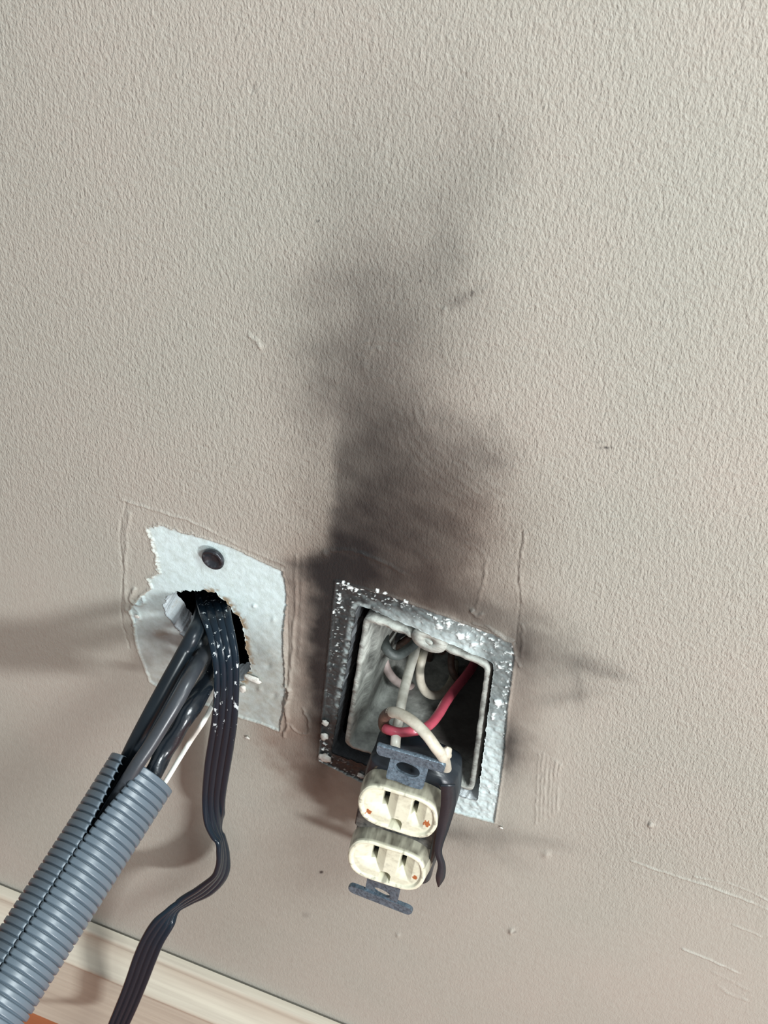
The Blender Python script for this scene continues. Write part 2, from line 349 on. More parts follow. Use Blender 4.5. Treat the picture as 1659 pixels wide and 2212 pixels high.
for (cx, cy, sx, sy, am) in [(1309,967,14,1.6,.95),(1293,954,12,1.2,.45),(1372,957,12,1.2,.3),(1375,970,14,1.0,.25),(694,1884,4,3,.95),(687,478,2.2,2.2,.9),(908,608,2.2,2.2,.8),(1020,633,4,4,.6),(316,604,2.5,2.5,.5),(660,1977,8,6,.20),(546,190,2,10,.35),(1403,1782,2,8,.6),(1112,2013,4,3,.45)]:
    mark = np.maximum(mark, am*np.exp(-(((PX-cx)/sx)**4+((PY-cy)/sy)**4)))
# remove the two openings and pull the cut edge onto their outlines
Yw = -hh.copy()
cx_ = (X[:-1,:-1]+X[1:,1:])/2; cz_ = (Z[:-1,:-1]+Z[1:,1:])/2
gone = np.zeros(cx_.shape, bool); vid = np.arange(nx*nz).reshape(nx, nz)
rimV = []; rimF = []; rimS = []
Xf, Zf = X.copy(), Z.copy()
for P in (hole_r, hole_s):
    m = (cx_ > P[:,0].min()-.002) & (cx_ < P[:,0].max()+.002) & (cz_ > P[:,1].min()-.002) & (cz_ < P[:,1].max()+.002)
    g = np.zeros(cx_.shape, bool); g[m] = inpoly(cx_[m], cz_[m], P); gone |= g
    touch = np.zeros((nx, nz), int)
    for a in (0, 1):
        for b in (0, 1): touch[a:nx-1+a, b:nz-1+b] += g
    ii, jj = np.where((touch > 0) & (touch < 4))
    for i, j in zip(ii, jj):
        q = np.array([X[i,j], Z[i,j]]); A = P; B = np.roll(P, -1, 0); e = B-A
        t = np.clip(((q-A)*e).sum(1)/((e*e).sum(1)+1e-20), 0, 1); C = A+t[:,None]*e; kx = np.argmin(((C-q)**2).sum(1)); Xf[i,j], Zf[i,j] = C[kx]
gp = np.pad(gone, 1)
edges = []
for i, j in zip(*np.where(gone)):
    if not gp[i, j+1]: edges.append((vid[i,j], vid[i,j+1]))
    if not gp[i+2, j+1]: edges.append((vid[i+1,j+1], vid[i+1,j]))
    if not gp[i+1, j]: edges.append((vid[i+1,j], vid[i,j]))
    if not gp[i+1, j+2]: edges.append((vid[i,j+1], vid[i+1,j+1]))
keep = ~gone; I, J = np.where(keep)
Q = np.stack([vid[I,J], vid[I+1,J], vid[I+1,J+1], vid[I,J+1]], 1)
V = np.stack([Xf.ravel(), Yw.ravel(), Zf.ravel()], 1)
scorch_and_light = comb([(640,1610,55,45,0,.60),(600,1560,60,50,0,.25),(690,1700,50,40,0,.30),(660,1450,30,120,0,.45),(640,1280,40,60,0,.25),(900,1280,150,50,16,.45),(1000,1160,110,110,0,.32),(1120,1500,40,120,0,.25),(820,1150,150,120,0,.40),(700,1880,140,90,0,.10),(450,1950,160,120,0,.10),(860,900,160,160,0,.14)])  # scorch round the box; wide low blots paint in warm floor bounce
attrs = {'scorch_and_light': scorch_and_light*(.7+.6*wn), 'soot': soot, 'bare': np.clip(bare, 0, 1), 'chip': np.clip(chip, 0, 1), 'mark': mark, 'ochre': ochre, 'texture': texs}
A = {k_: v_.ravel() for k_, v_ in attrs.items()}
# rim of the openings, 12.7 mm of crumbly board
bvs = sorted({a for e in edges for a in e}); idx = {b: q for q, b in enumerate(bvs)}; nb = len(bvs); base = len(V)
lay = [.0012, .004, .0075, .0102, .0127]; ext = []
BV = V[bvs]; cr = np.array([hole_r.mean(0)]); cs = hole_s.mean(0); isr = np.hypot(BV[:,0]-cr[0,0], BV[:,2]-cr[0,1]) < .030
cen = np.where(isr[:,None], cr, cs[None]); dirs = np.stack([BV[:,0], BV[:,2]], 1)-cen; dirs /= np.linalg.norm(dirs, axis=1)[:,None]
for li, y in enumerate(lay):
    j_ = (n1.fbm(BV[:,0]*mm/2+y*400, BV[:,2]*mm/2, 3)-.5)*np.where(isr, .0022, .0010)-np.where(isr, .0003, -.0004)*0
    ext.append(np.stack([BV[:,0]+dirs[:,0]*j_, np.full(nb, y), BV[:,2]+dirs[:,1]*j_], 1))
V = np.vstack([V]+ext)
s_r = np.where(isr, .04, np.clip(A['soot'][bvs]*.9+.3*(BV[:,0] < -.02), 0, .93))
R_ = []
for a, b in edges:
    ia, ib = idx[a], idx[b]; prev = (a, b)
    for li in range(len(lay)):
        cur = (base+li*nb+ia, base+li*nb+ib); R_.append((prev[0], prev[1], cur[1], cur[0])); prev = cur
Q = np.vstack([Q, np.array(R_)]); nm = len(Q); nwall = nm-len(R_)
me = bpy.data.meshes.new('wall_back'); me.vertices.add(len(V)); me.vertices.foreach_set('co', V.ravel())
me.loops.add(nm*4); me.loops.foreach_set('vertex_index', Q.ravel()); me.polygons.add(nm)
me.polygons.foreach_set('loop_start', np.arange(0, nm*4, 4)); me.polygons.foreach_set('loop_total', np.full(nm, 4))
me.materials.append(M_wall); me.materials.append(M_gyp)
mi = np.zeros(nm, int); mi[nwall:] = 1; me.polygons.foreach_set('material_index', mi)
me.polygons.foreach_set('use_smooth', np.ones(nm, bool)); me.update(calc_edges=True); me.validate()
for k_, v_ in A.items():
    at_ = me.attributes.new(k_, 'FLOAT', 'POINT'); full = np.zeros(len(V)); full[:len(v_)] = v_
    if k_ == 'soot': full[len(v_):] = np.tile(s_r, len(lay))
    at_.data.foreach_set('value', full.astype(np.float32))
wall = bpy.data.objects.new('wall_back', me); sc.collection.objects.link(wall)
tag(wall, 'beige textured wall with soot plume above the open box', kind='structure')
def box(name, lo, hi, mat, parent=None, smooth=False):
    x0,y0,z0 = lo; x1,y1,z1 = hi
    V = [(x0,y0,z0),(x1,y0,z0),(x1,y1,z0),(x0,y1,z0),(x0,y0,z1),(x1,y0,z1),(x1,y1,z1),(x0,y1,z1)]
    return mesh(name, V, [(0,3,2,1),(4,5,6,7),(0,1,5,4),(1,2,6,5),(2,3,7,6),(3,0,4,7)], mat, parent, smooth)
# far side of the wall cavity
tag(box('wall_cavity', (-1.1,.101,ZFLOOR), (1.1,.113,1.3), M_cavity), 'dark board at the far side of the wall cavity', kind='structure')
tag(box('floor', (-1.1,-1.6,ZFLOOR-.02), (1.1,.113,ZFLOOR), M_floor), 'orange brown wood floor', kind='structure')
# baseboard profile
prof = [(-.0016,ZFLOOR-ZBASE),(-.0016,0),(-.0058,0),(-.0068,-.0008),(-.0072,-.0030),(-.0066,-.0052),(-.0062,-.0062),(-.0064,-.0085),(-.0074,-.0125),(-.0094,-.0165),(-.0120,-.0195),(-.0142,-.0212),(-.0156,-.0224),(-.0164,-.0240),(-.0160,-.0262),(-.0148,-.0278),(-.0145,-.0300),(-.0145,ZFLOOR-ZBASE)]
xs = np.linspace(-1.1, 1.1, 60); V = [(x, y, ZBASE+z) for x in xs for y, z in prof]; m_ = len(prof)
F = [(i*m_+a, i*m_+(a+1) % m_, (i+1)*m_+(a+1) % m_, (i+1)*m_+a) for i in range(59) for a in range(m_)]
F += [tuple(range(m_))[::-1], tuple(range(59*m_, 60*m_))]
bb = mesh('baseboard_back', V, F, M_base, smooth=True); tag(bb, 'cream moulded baseboard', kind='structure')
bb.data.set_sharp_from_angle(angle=math.radians(50))

# ------------------------------------------------------------------ electrical box
k = NT('grey_fibre_box'); v = k.coord(); vs = k.coord((1, 1, 5), (0, .9, 0))
f = k.ramp(k.noise(v, 120, 6, .65), [(.40, (0,0,0)), (.68, (1,1,1))])
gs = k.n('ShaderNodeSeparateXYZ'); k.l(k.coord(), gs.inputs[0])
g1 = k.math('MULTIPLY', k.math('SUBTRACT', k.math('ADD', gs.outputs[0], k.math('MULTIPLY', k.noise(v, 60, 4), .02)), -.000), 95, True)   # soot plus painted-in interior shade, darker to the right and deeper in
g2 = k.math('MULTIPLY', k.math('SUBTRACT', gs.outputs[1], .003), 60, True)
soot_shade = k.math('MULTIPLY', g1, g2); soot_shade = k.math('MAXIMUM', k.math('MULTIPLY', soot_shade, .93), k.math('MULTIPLY', g2, .45))
c = k.mix(soot_shade, k.mix(f, srgb(186,190,182), srgb(112,114,110)), (.022,.016,.014,1))
k.set(c, k.math('ADD', k.math('MULTIPLY', soot_shade, .3), .42), 0, .25); k.bump(k.noise(vs, 160, 5, .65), .7, .0010); M_box = k.m
bx = empty('electrical_box', (0, 0, 0))
tag(bx, 'open grey fibre electrical box set in the sooty wall opening', 'electrical box')
oc = [np.array([at(p, .0018)[0], at(p, .0018)[2]]) for p in [(786,1330),(1060,1438),(1022,1711),(743,1610)]]
def offs(P, d):
    C = np.mean(P, 0); out = []
    for i, p in enumerate(P):
        a = P[i-1]; b = P[(i+1) % 4]; u = (a-p)/np.linalg.norm(a-p); w = (b-p)/np.linalg.norm(b-p); out.append(p+(u+w)*d)
    return out
def ringpts(P, r): return resample(fillet(P, r, 6), .0012)
def shell(rings, jag=None):                           # rings: list of (polygon, y)
    V = []; F = []; n = len(rings[0][0])
    for P, y in rings:
        for j, p in enumerate(P): V.append((p[0], y+(jag[j] if jag is not None and y < .003 else 0), p[1]))
    for i in range(len(rings)-1):
        for j in range(n): j2 = (j+1) % n; F.append((i*n+j, i*n+j2, (i+1)*n+j2, (i+1)*n+j))
    return V, F, n
O0 = np.array(oc); N_ = 240
def loopN(P, r, n=N_):
    q = fillet(P, r, 8); q = np.vstack([q, q[:1]]); s = np.r_[0, np.cumsum(np.linalg.norm(np.diff(q, axis=0), axis=1))]
    t = np.linspace(0, s[-1], n, endpoint=False); return np.stack([np.interp(t, s, q[:,0]), np.interp(t, s, q[:,1])], 1)
jv = VN(33); jag = (jv(np.arange(N_)/2.0, np.zeros(N_))-.5)*.0009+(jv(np.arange(N_)/9.0, np.ones(N_))-.5)*.0007
pO = loopN(O0, .004); pI = loopN(np.array(offs(oc, .0021)), .003); pI2 = loopN(np.array(offs(oc, .0024)), .003); pI3 = loopN(np.array(offs(oc, .0042)), .005)
rings = [(pO, .072), (pO, .006), (pO, .0022), (pI, .0020), (pI2, .011), (pI3, .0135), (pI3, .069)]
V, F, n = shell(rings, jag)
b0 = len(V); V.append((0, .072, .003)); V.append((0, .069, .003))
for j in range(n): j2 = (j+1) % n; F.append((j2, j, b0)); F.append((6*n+j, 6*n+j2, b0+1))
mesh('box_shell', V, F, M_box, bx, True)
# screw boss below the top edge
def ear(name, pxc, y, rx, rz, th, hole, mat, parent, tilt=0):
    c = at(pxc, y); seg = 28; V = []; F = []; 
    for yy, s in ((0, 1), (0, 0), (th, 0), (th, 1)):
        for q in range(seg):
            a = 2*math.pi*q/seg; R2 = (rx, rz) if s else (hole, hole)
            V.append((c[0]+R2[0]*math.cos(a), c[1]+yy, c[2]+R2[1]*math.sin(a)))
    for r0, r1 in ((0, 1), (1, 2), (2, 3), (3, 0)):
        for q in range(seg): q2 = (q+1) % seg; F.append((r0*seg+q, r0*seg+q2, r1*seg+q2, r1*seg+q))
    return mesh(name, V, F, mat, parent)
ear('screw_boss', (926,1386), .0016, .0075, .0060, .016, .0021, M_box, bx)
# torn cable clamp flap on the back wall
k = NT('dull_black_cable'); v = k.coord(); 
k.set(k.mix(k.ramp(k.noise(v, 90, 5), [(.4,(0,0,0)),(.7,(1,1,1))]), (.020,.024,.028,1), (.045,.047,.050,1)), .45, 0, .5); k.bump(k.noise(v, 500, 3), .15, .0004); M_blk = k.m

# ------------------------------------------------------------------ wires in the box
M_wht = grimy('white_insulation', srgb(214,212,200), srgb(150,142,126), 130, .42, .70, rough=.34, bump=.1, amt=.7)
M_pnk = grimy('pinkish_white_insulation', srgb(214,196,190), srgb(150,130,124), 120, .42, .72, rough=.4, bump=.1, amt=.7)
M_cream = grimy('cream_insulation', srgb(206,200,184), srgb(140,128,108), 160, .42, .72, rough=.42, bump=.12, amt=.6)
M_red = grimy('red_insulation', srgb(190,84,100), srgb(158,66,80), 140, .4, .75, rough=.22, bump=.15, amt=.6)
M_brn = grimy('burnt_insulation', srgb(118,92,80), srgb(52,40,36), 180, .35, .65, rough=.45, bump=.3)
M_grey = grimy('grey_insulation', srgb(78,84,82), srgb(44,46,46), 140, rough=.5)
c3 = lambda L: [(740+x/4.608, 1290+y/4.608, d) for x, y, d in L]
def thing_wire(nm, keys, r, mat, label, **kw):
    o = wire(nm, c3(keys), r, mat, **kw); return tag(o, label, 'wire')
thing_wire('insulated_wire', [(560,170,.060),(440,230,.045),(412,360,.030),(425,480,.022),(480,560,.020),(560,575,.022),(650,520,.028),(735,440,.036),(800,300,.055)], .0022, M_grey, 'dark grey thick wire looping in the top left of the open box')
thing_wire('insulated_wire', [(800,200,.060),(700,320,.048),(600,345,.044),(520,410,.042),(475,500,.046),(520,640,.058),(620,700,.064)], .0019, M_blk, 'black wire curled behind the dark grey loop in the box')
thing_wire('insulated_wire', [(480,520,.050),(560,480,.046),(650,420,.044),(720,370,.050),(800,260,.062)], .0018, M_brn, 'brownish wire seen through the dark grey loop in the box')
thing_wire('insulated_wire', [(450,220,.058),(400,420,.045),(412,600,.036),(455,740,.032),(540,840,.034),(650,885,.040),(770,870,.050),(900,700,.062)], .0019, M_pnk, 'pinkish white wire curving low below the dark grey loop')
thing_wire('insulated_wire', [(790,330,.052),(745,480,.040),(690,640,.028),(645,800,.018),(605,960,.008),(575,1120,-.002),(552,1260,-.009),(535,1370,-.014),(527,1450,-.017),(522,1560,-.019)], .0021, M_wht, 'straight white wire running down the middle of the box to the outlet')
thing_wire('insulated_wire', [(850,330,.060),(825,480,.044),(795,600,.034),(770,740,.030),(785,870,.030),(850,960,.032),(950,975,.036),(1040,910,.044),(1100,800,.054),(1120,650,.064)], .0019, M_cream, 'cream wire making a u shaped loop between white and red wires')
thing_wire('insulated_wire', [(1050,450,.062),(980,540,.056),(900,500,.058),(860,620,.060),(840,760,.058),(900,820,.060)], .0018, M_brn, 'short brown wire deep behind the cream u loop')
thing_wire('insulated_wire', [(1110,470,.060),(1080,620,.054),(1100,760,.050),(1180,820,.052),(1260,700,.060)], .0016, M_brn, 'dark brown wire in the upper right corner of the box')
thing_wire('insulated_wire', [(1360,560,.062),(1290,700,.046),(1200,820,.034),(1110,930,.024),(1025,1050,.014),(960,1160,.005),(880,1260,-.003),(790,1315,-.008),(690,1335,-.011),(570,1345,-.013),(470,1325,-.014),(430,1310,-.013)], .0021, M_red, 'glossy red wire rising from the outlet to the right side of the box')
cw = wire('insulated_wire', c3([(480,1145,-.0135),(530,1148,-.016),(600,1175,-.018),(690,1230,-.020),(780,1310,-.022),(860,1400,-.024),(930,1500,-.0245),(985,1570,-.0225),(1020,1640,-.018),(1035,1740,-.011)]), .0023, M_cream)
tag(cw, 'cream wire arching from burnt loop down to the right side of the outlet', 'wire')
be = wire('burnt_end', c3([(470,1330,-.009),(425,1300,-.008),(408,1250,-.008),(420,1195,-.010),(455,1160,-.012),(500,1146,-.0145)]), .0024, M_brn, cw); be['label'] = 'scorched brown bend of the cream wire'
# stripped lump where the wire meets the terminal
def blob(name, c, r, mat, parent=None, seed=0, sc_=(1,1,1), rough=.25, nu=14, nv=10):
    vn = VN(seed+50); V = []; F = []
    for i in range(nv+1):
        th = math.pi*i/nv
        for j in range(nu):
            ph = 2*math.pi*j/nu; d = 1+rough*2*(vn(np.array(3+math.sin(th)*math.cos(ph)*1.6+5), np.array(3+math.sin(th)*math.sin(ph)*1.6+math.cos(th)*2.1+5))-.5)
            V.append((c[0]+r*d*sc_[0]*math.sin(th)*math.cos(ph), c[1]+r*d*sc_[1]*math.sin(th)*math.sin(ph), c[2]+r*d*sc_[2]*math.cos(th)))
    for i in range(nv):
        for j in range(nu): j2 = (j+1) % nu; F.append((i*nu+j, i*nu+j2, (i+1)*nu+j2, (i+1)*nu+j))
    return mesh(name, V, F, mat, parent)
blob('insulation_lump', at((964,1628), -.020), .0027, M_cream, cw, 3, (.9,1,1.5), .4)

# ------------------------------------------------------------------ duplex outlet
k = NT('ivory_plastic'); v = k.coord()
f = k.ramp(k.noise(v, 150, 6, .7), [(.50, (0,0,0)), (.80, (.55,.55,.55))])
c = k.mix(f, srgb(216,214,192), srgb(146,138,114)); c = k.mix(k.attr('dirt_shade'), c, srgb(58,52,44)); c = k.mix(k.attr('rust'), c, srgb(160,92,54))
k.set(c, .33, 0, .5); k.bump(k.noise(v, 600, 3), .08, .0004); M_ivory = k.m
M_steel = grimy('sooty_zinc', srgb(110,126,138), srgb(52,62,72), 700, .42, .75, rough=.36, bump=.6, bscale=500, metal=.45, bdist=.0006)
k = NT('black_vinyl_tape'); v = k.coord((1,1,3))
k.set(k.mix(k.noise(v, 60, 4), (.009,.014,.020,1), (.018,.024,.031,1)), .36, 0, .5); k.bump(k.noise(v, 110, 3), .35, .0008); M_tape = k.m
M_hole = grimy('dark_inside_plastic', (.05,.038,.026,1), (.02,.015,.012,1), 200, rough=.7)
cwd = np.array([.9934,.1007,-.0543]); cup = np.array([.0454,.0881,.9946]); cwd /= np.linalg.norm(cwd); cup -= cwd*(cwd@cup); cup /= np.linalg.norm(cup)
cn_ = np.cross(cwd, cup)                                 # width, up and out of the wall
org = np.array([.0057,-.0282,-.0488])
Md = np.eye(4); Md[:3,0] = cwd; Md[:3,1] = cup; Md[:3,2] = cn_; Md[:3,3] = org
dev = empty('duplex_outlet', mat=Matrix(Md.tolist()))
tag(dev, 'ivory duplex power outlet hanging loose below the open box', 'power outlet')
def kid(o): o.matrix_parent_inverse = Matrix(); return o
def sbox(cu, cv, hu, hv, r, n0, n1, name, mat, parent, inset=.0006, bevn=None):
    P = fillet([(cu-hu,cv-hv),(cu+hu,cv-hv),(cu+hu,cv+hv),(cu-hu,cv+hv)], r, 6); C = np.array([cu, cv]); n = len(P); V = []; F = []
    for z, s in ((n0, inset), (n0+inset, 0), (n1-inset, 0), (n1, inset)):
        for p in P:
            d = (p-C); L = np.abs(d).max(); q = C+d*(1-s/max(L, 1e-6)); V.append((q[0], q[1], z))
    for i in range(3):
        for j in range(n): j2 = (j+1) % n; F.append((i*n+j, i*n+j2, (i+1)*n+j2, (i+1)*n+j))
    F.append(tuple(range(n))[::-1]); F.append(tuple(range(3*n, 4*n)))
    o = mesh(name, V, F, mat, parent); o.data.set_sharp_from_angle(angle=math.radians(35)); return o
sbox(0, 0, .0150, .0325, .004, -.0238, -.0035, 'housing', M_hole, dev)
# taped wrapping: a snug shell round the housing that bulges to the right at the top
N2 = 72; V = []; F = []; tv = VN(71); levels = np.linspace(-.037, .041, 40)
for i, vv in enumerate(levels):
    t = (vv+.037)/.078; e = min(1, (1-t)*5.5+.42)*min(1, t*14+.70); 
    for j in range(N2):
        a = 2*math.pi*j/N2; ca, sa = math.cos(a), math.sin(a); p = 4.5
        rr = (abs(ca)**p+abs(sa)**p)**(-1/p)
        hu = .0184*e+.0004*math.sin(9*t+3*a); hn = .0110*e
        u = rr*ca*hu; nn = -.0136+rr*sa*hn
        if ca > 0: u += .0034*ca*math.exp(-((t-.66)/.24)**2)*(1-.35*(sa > .6))
        w = (tv(np.array(t*9+20), np.array(a*1.2+20))-.5)*.0016
        V.append((u*(1+w*30)+.0, vv, min(nn*(1)+w*.5, -.0024)))
for i in range(39):
    for j in range(N2): j2 = (j+1) % N2; F.append((i*N2+j, i*N2+j2, (i+1)*N2+j2, (i+1)*N2+j))
F.append(tuple(range(N2))[::-1]); F.append(tuple(range(39*N2, 40*N2)))
tape = mesh('tape_wrap', V, F, M_tape, dev); tape['label'] = 'black electrical tape wrapped round the outlet body'
def ribbon_strip(name, keys, mat, parent, th=.0003):
    """keys: (centre u,v,n, half width vector) in the outlet's own frame"""
    C = crom([k_[0] for k_ in keys], 10); Wd = crom([k_[1] for k_ in keys], 10); T = np.gradient(C, axis=0); V = []; F = []
    for c_, w_, t_ in zip(C, Wd, T):
        nn = np.cross(t_, w_); nn = nn/(np.linalg.norm(nn)+1e-12)*th
        V += [c_-w_-nn, c_+w_-nn, c_+w_+nn, c_-w_+nn]
    for i in range(len(C)-1):
        for a in range(4): b = (a+1) % 4; F.append((i*4+a, i*4+b, (i+1)*4+b, (i+1)*4+a))
    F.append((3,2,1,0)); m = (len(C)-1)*4; F.append((m,m+1,m+2,m+3)); return mesh(name, V, F, mat, parent)
Minv = np.linalg.inv(Md)
def loc(px, Y): q = at(px, Y); return (Minv @ np.array([*q, 1]))[:3]
wdir = np.array([.9, .0, -.4])
ribbon_strip('tape_tail', [(loc((968,1695),-.030), wdir*.0030), (loc((968,1738),-.029), wdir*.0032), (loc((958,1785),-.029), wdir*.0026), (loc((947,1835),-.031), wdir*.0016), (loc((954,1868),-.031), wdir*.0017), (loc((951,1895),-.031), wdir*.0020), (loc((947,1915),-.031), wdir*.0003)], M_tape, tape)
ribbon_strip('tape_tail', [(loc((956,1745),-.026), wdir*.002), (loc((945,1800),-.026), wdir*.0016), (loc((934,1848),-.027), wdir*.0013), (loc((925,1877),-.026), wdir*.0003)], M_tape, tape)
# mounting strap: bridge, necks with oblong holes, wide ears
def plate(outline, hole, th, bend, name, mat, parent, z0=0):
    """flat plate with an oblong hole; outline/hole lists of the same length go round the same way"""
    n = len(outline); V = []; F = []
    for z in (0, th):
        for P in (outline, hole):
            for p in P: V.append((p[0], p[1], z0+z+bend(p[0], p[1])))
    for j in range(n):
        j2 = (j+1) % n
        F += [(2*n+j, 2*n+j2, 3*n+j2, 3*n+j), (j2, j, n+j, n+j2), (j, j2, 2*n+j2, 2*n+j), (n+j2, n+j, 3*n+j, 3*n+j2)]
    return mesh(name, V, F, mat, parent)
def polar(P, n, c):
    """resample closed outline by angle about c"""
    P = resample(np.array(P), .0004); a = np.arctan2(P[:,1]-c[1], P[:,0]-c[0]); o = np.argsort(a); P = P[o]; a = a[o]; t = np.linspace(-math.pi, math.pi, n, endpoint=False)
    return np.stack([np.interp(t, a, P[:,0], period=2*math.pi), np.interp(t, a, P[:,1], period=2*math.pi)], 1)
for s, rg in ((1, 5), (-1, 6)):
    # T shape: neck then cross bar
    neck = .0080 if s > 0 else .0077; bar = .0148; cv = .0415 if s > 0 else .0422; hwid, hht, nlo = (.0052, .0026, .0348) if s > 0 else (.0040, .0019, .0300)
    T_ = [(-neck,.031),(neck,.031),(neck,.0440),(bar-.002,.0440),(bar,.0452),(bar,.0488),(bar-.002,.0505),(-bar+.002,.0505),(-bar,.0488),(-bar,.0452),(-bar+.002,.0440),(-neck,.0440)]
    T_ = fillet(T_, .0012, 4); T_[:,1] *= s; hole = np.array([( hwid*math.copysign(abs(math.cos(a))**.75, math.cos(a)), s*cv+hht*math.sin(a)) for a in np.linspace(0, 2*math.pi, 60, endpoint=False)])
    # strap without the hole as one mesh: neck ring + bar
    ringo = fillet([(-neck,s*nlo),(neck,s*nlo),(neck,s*.0458),(-neck,s*.0458)], .0012, 4)
    o1 = polar(ringo, 64, (0, s*cv)); h1 = polar(hole, 64, (0, s*cv))
    bend = (lambda u, v_: .0034-.0038*min(1, (v_-.0345)/.0115)+.0003*math.sin(u*420)) if s > 0 else (lambda u, v_: 0.0012*math.sin(u*160))
    # one mesh for the whole end piece
    n = 64; V = []; F = []
    for z in (0, .0013):
        for P in (o1, h1):
            for p in P: V.append((p[0], p[1], z+bend(*p)))
    for j in range(n):
        j2 = (j+1) % n; F += [(2*n+j,2*n+j2,3*n+j2,3*n+j),(j2,j,n+j,n+j2),(j,j2,2*n+j2,2*n+j),(n+j2,n+j,3*n+j,3*n+j2)]
    B = fillet([(-bar,s*.0448),(bar,s*.0448),(bar,s*.0500),(-bar,s*.0500)], .0022, 6); b0 = len(V); m = len(B)
    B = np.array([(q[0]*(1+.02*math.sin(q[1]*900)), q[1]+.0004*math.sin(q[0]*700)) for q in B])
    for z, ins in ((-.0002,.0003),(.0003,0),(.0014,0),(.0019,.0004)):
        for q in B: V.append((q[0]*(1-ins*30), q[1]-s*(0 if abs(q[1]) < .047 else ins), z+bend(*q)))
    for i in range(3):
        for j in range(m): j2 = (j+1) % m; F.append((b0+i*m+j, b0+i*m+j2, b0+(i+1)*m+j2, b0+(i+1)*m+j))
    F.append(tuple(b0+j for j in range(m))[::-1]); F.append(tuple(b0+3*m+j for j in range(m)))
    o = mesh('mounting_ear', V, F, M_steel, dev); o.data.set_sharp_from_angle(angle=math.radians(40))
M_dull = grimy('dull_grimy_strap', srgb(112,110,104), srgb(40,42,44), 130, .36, .60, rough=.45, bump=.2, metal=.2)
sbox(0, 0, .0180, .0078, .0015, -.0040, -.0016, 'mounting_strap', M_dull, dev, .0006)
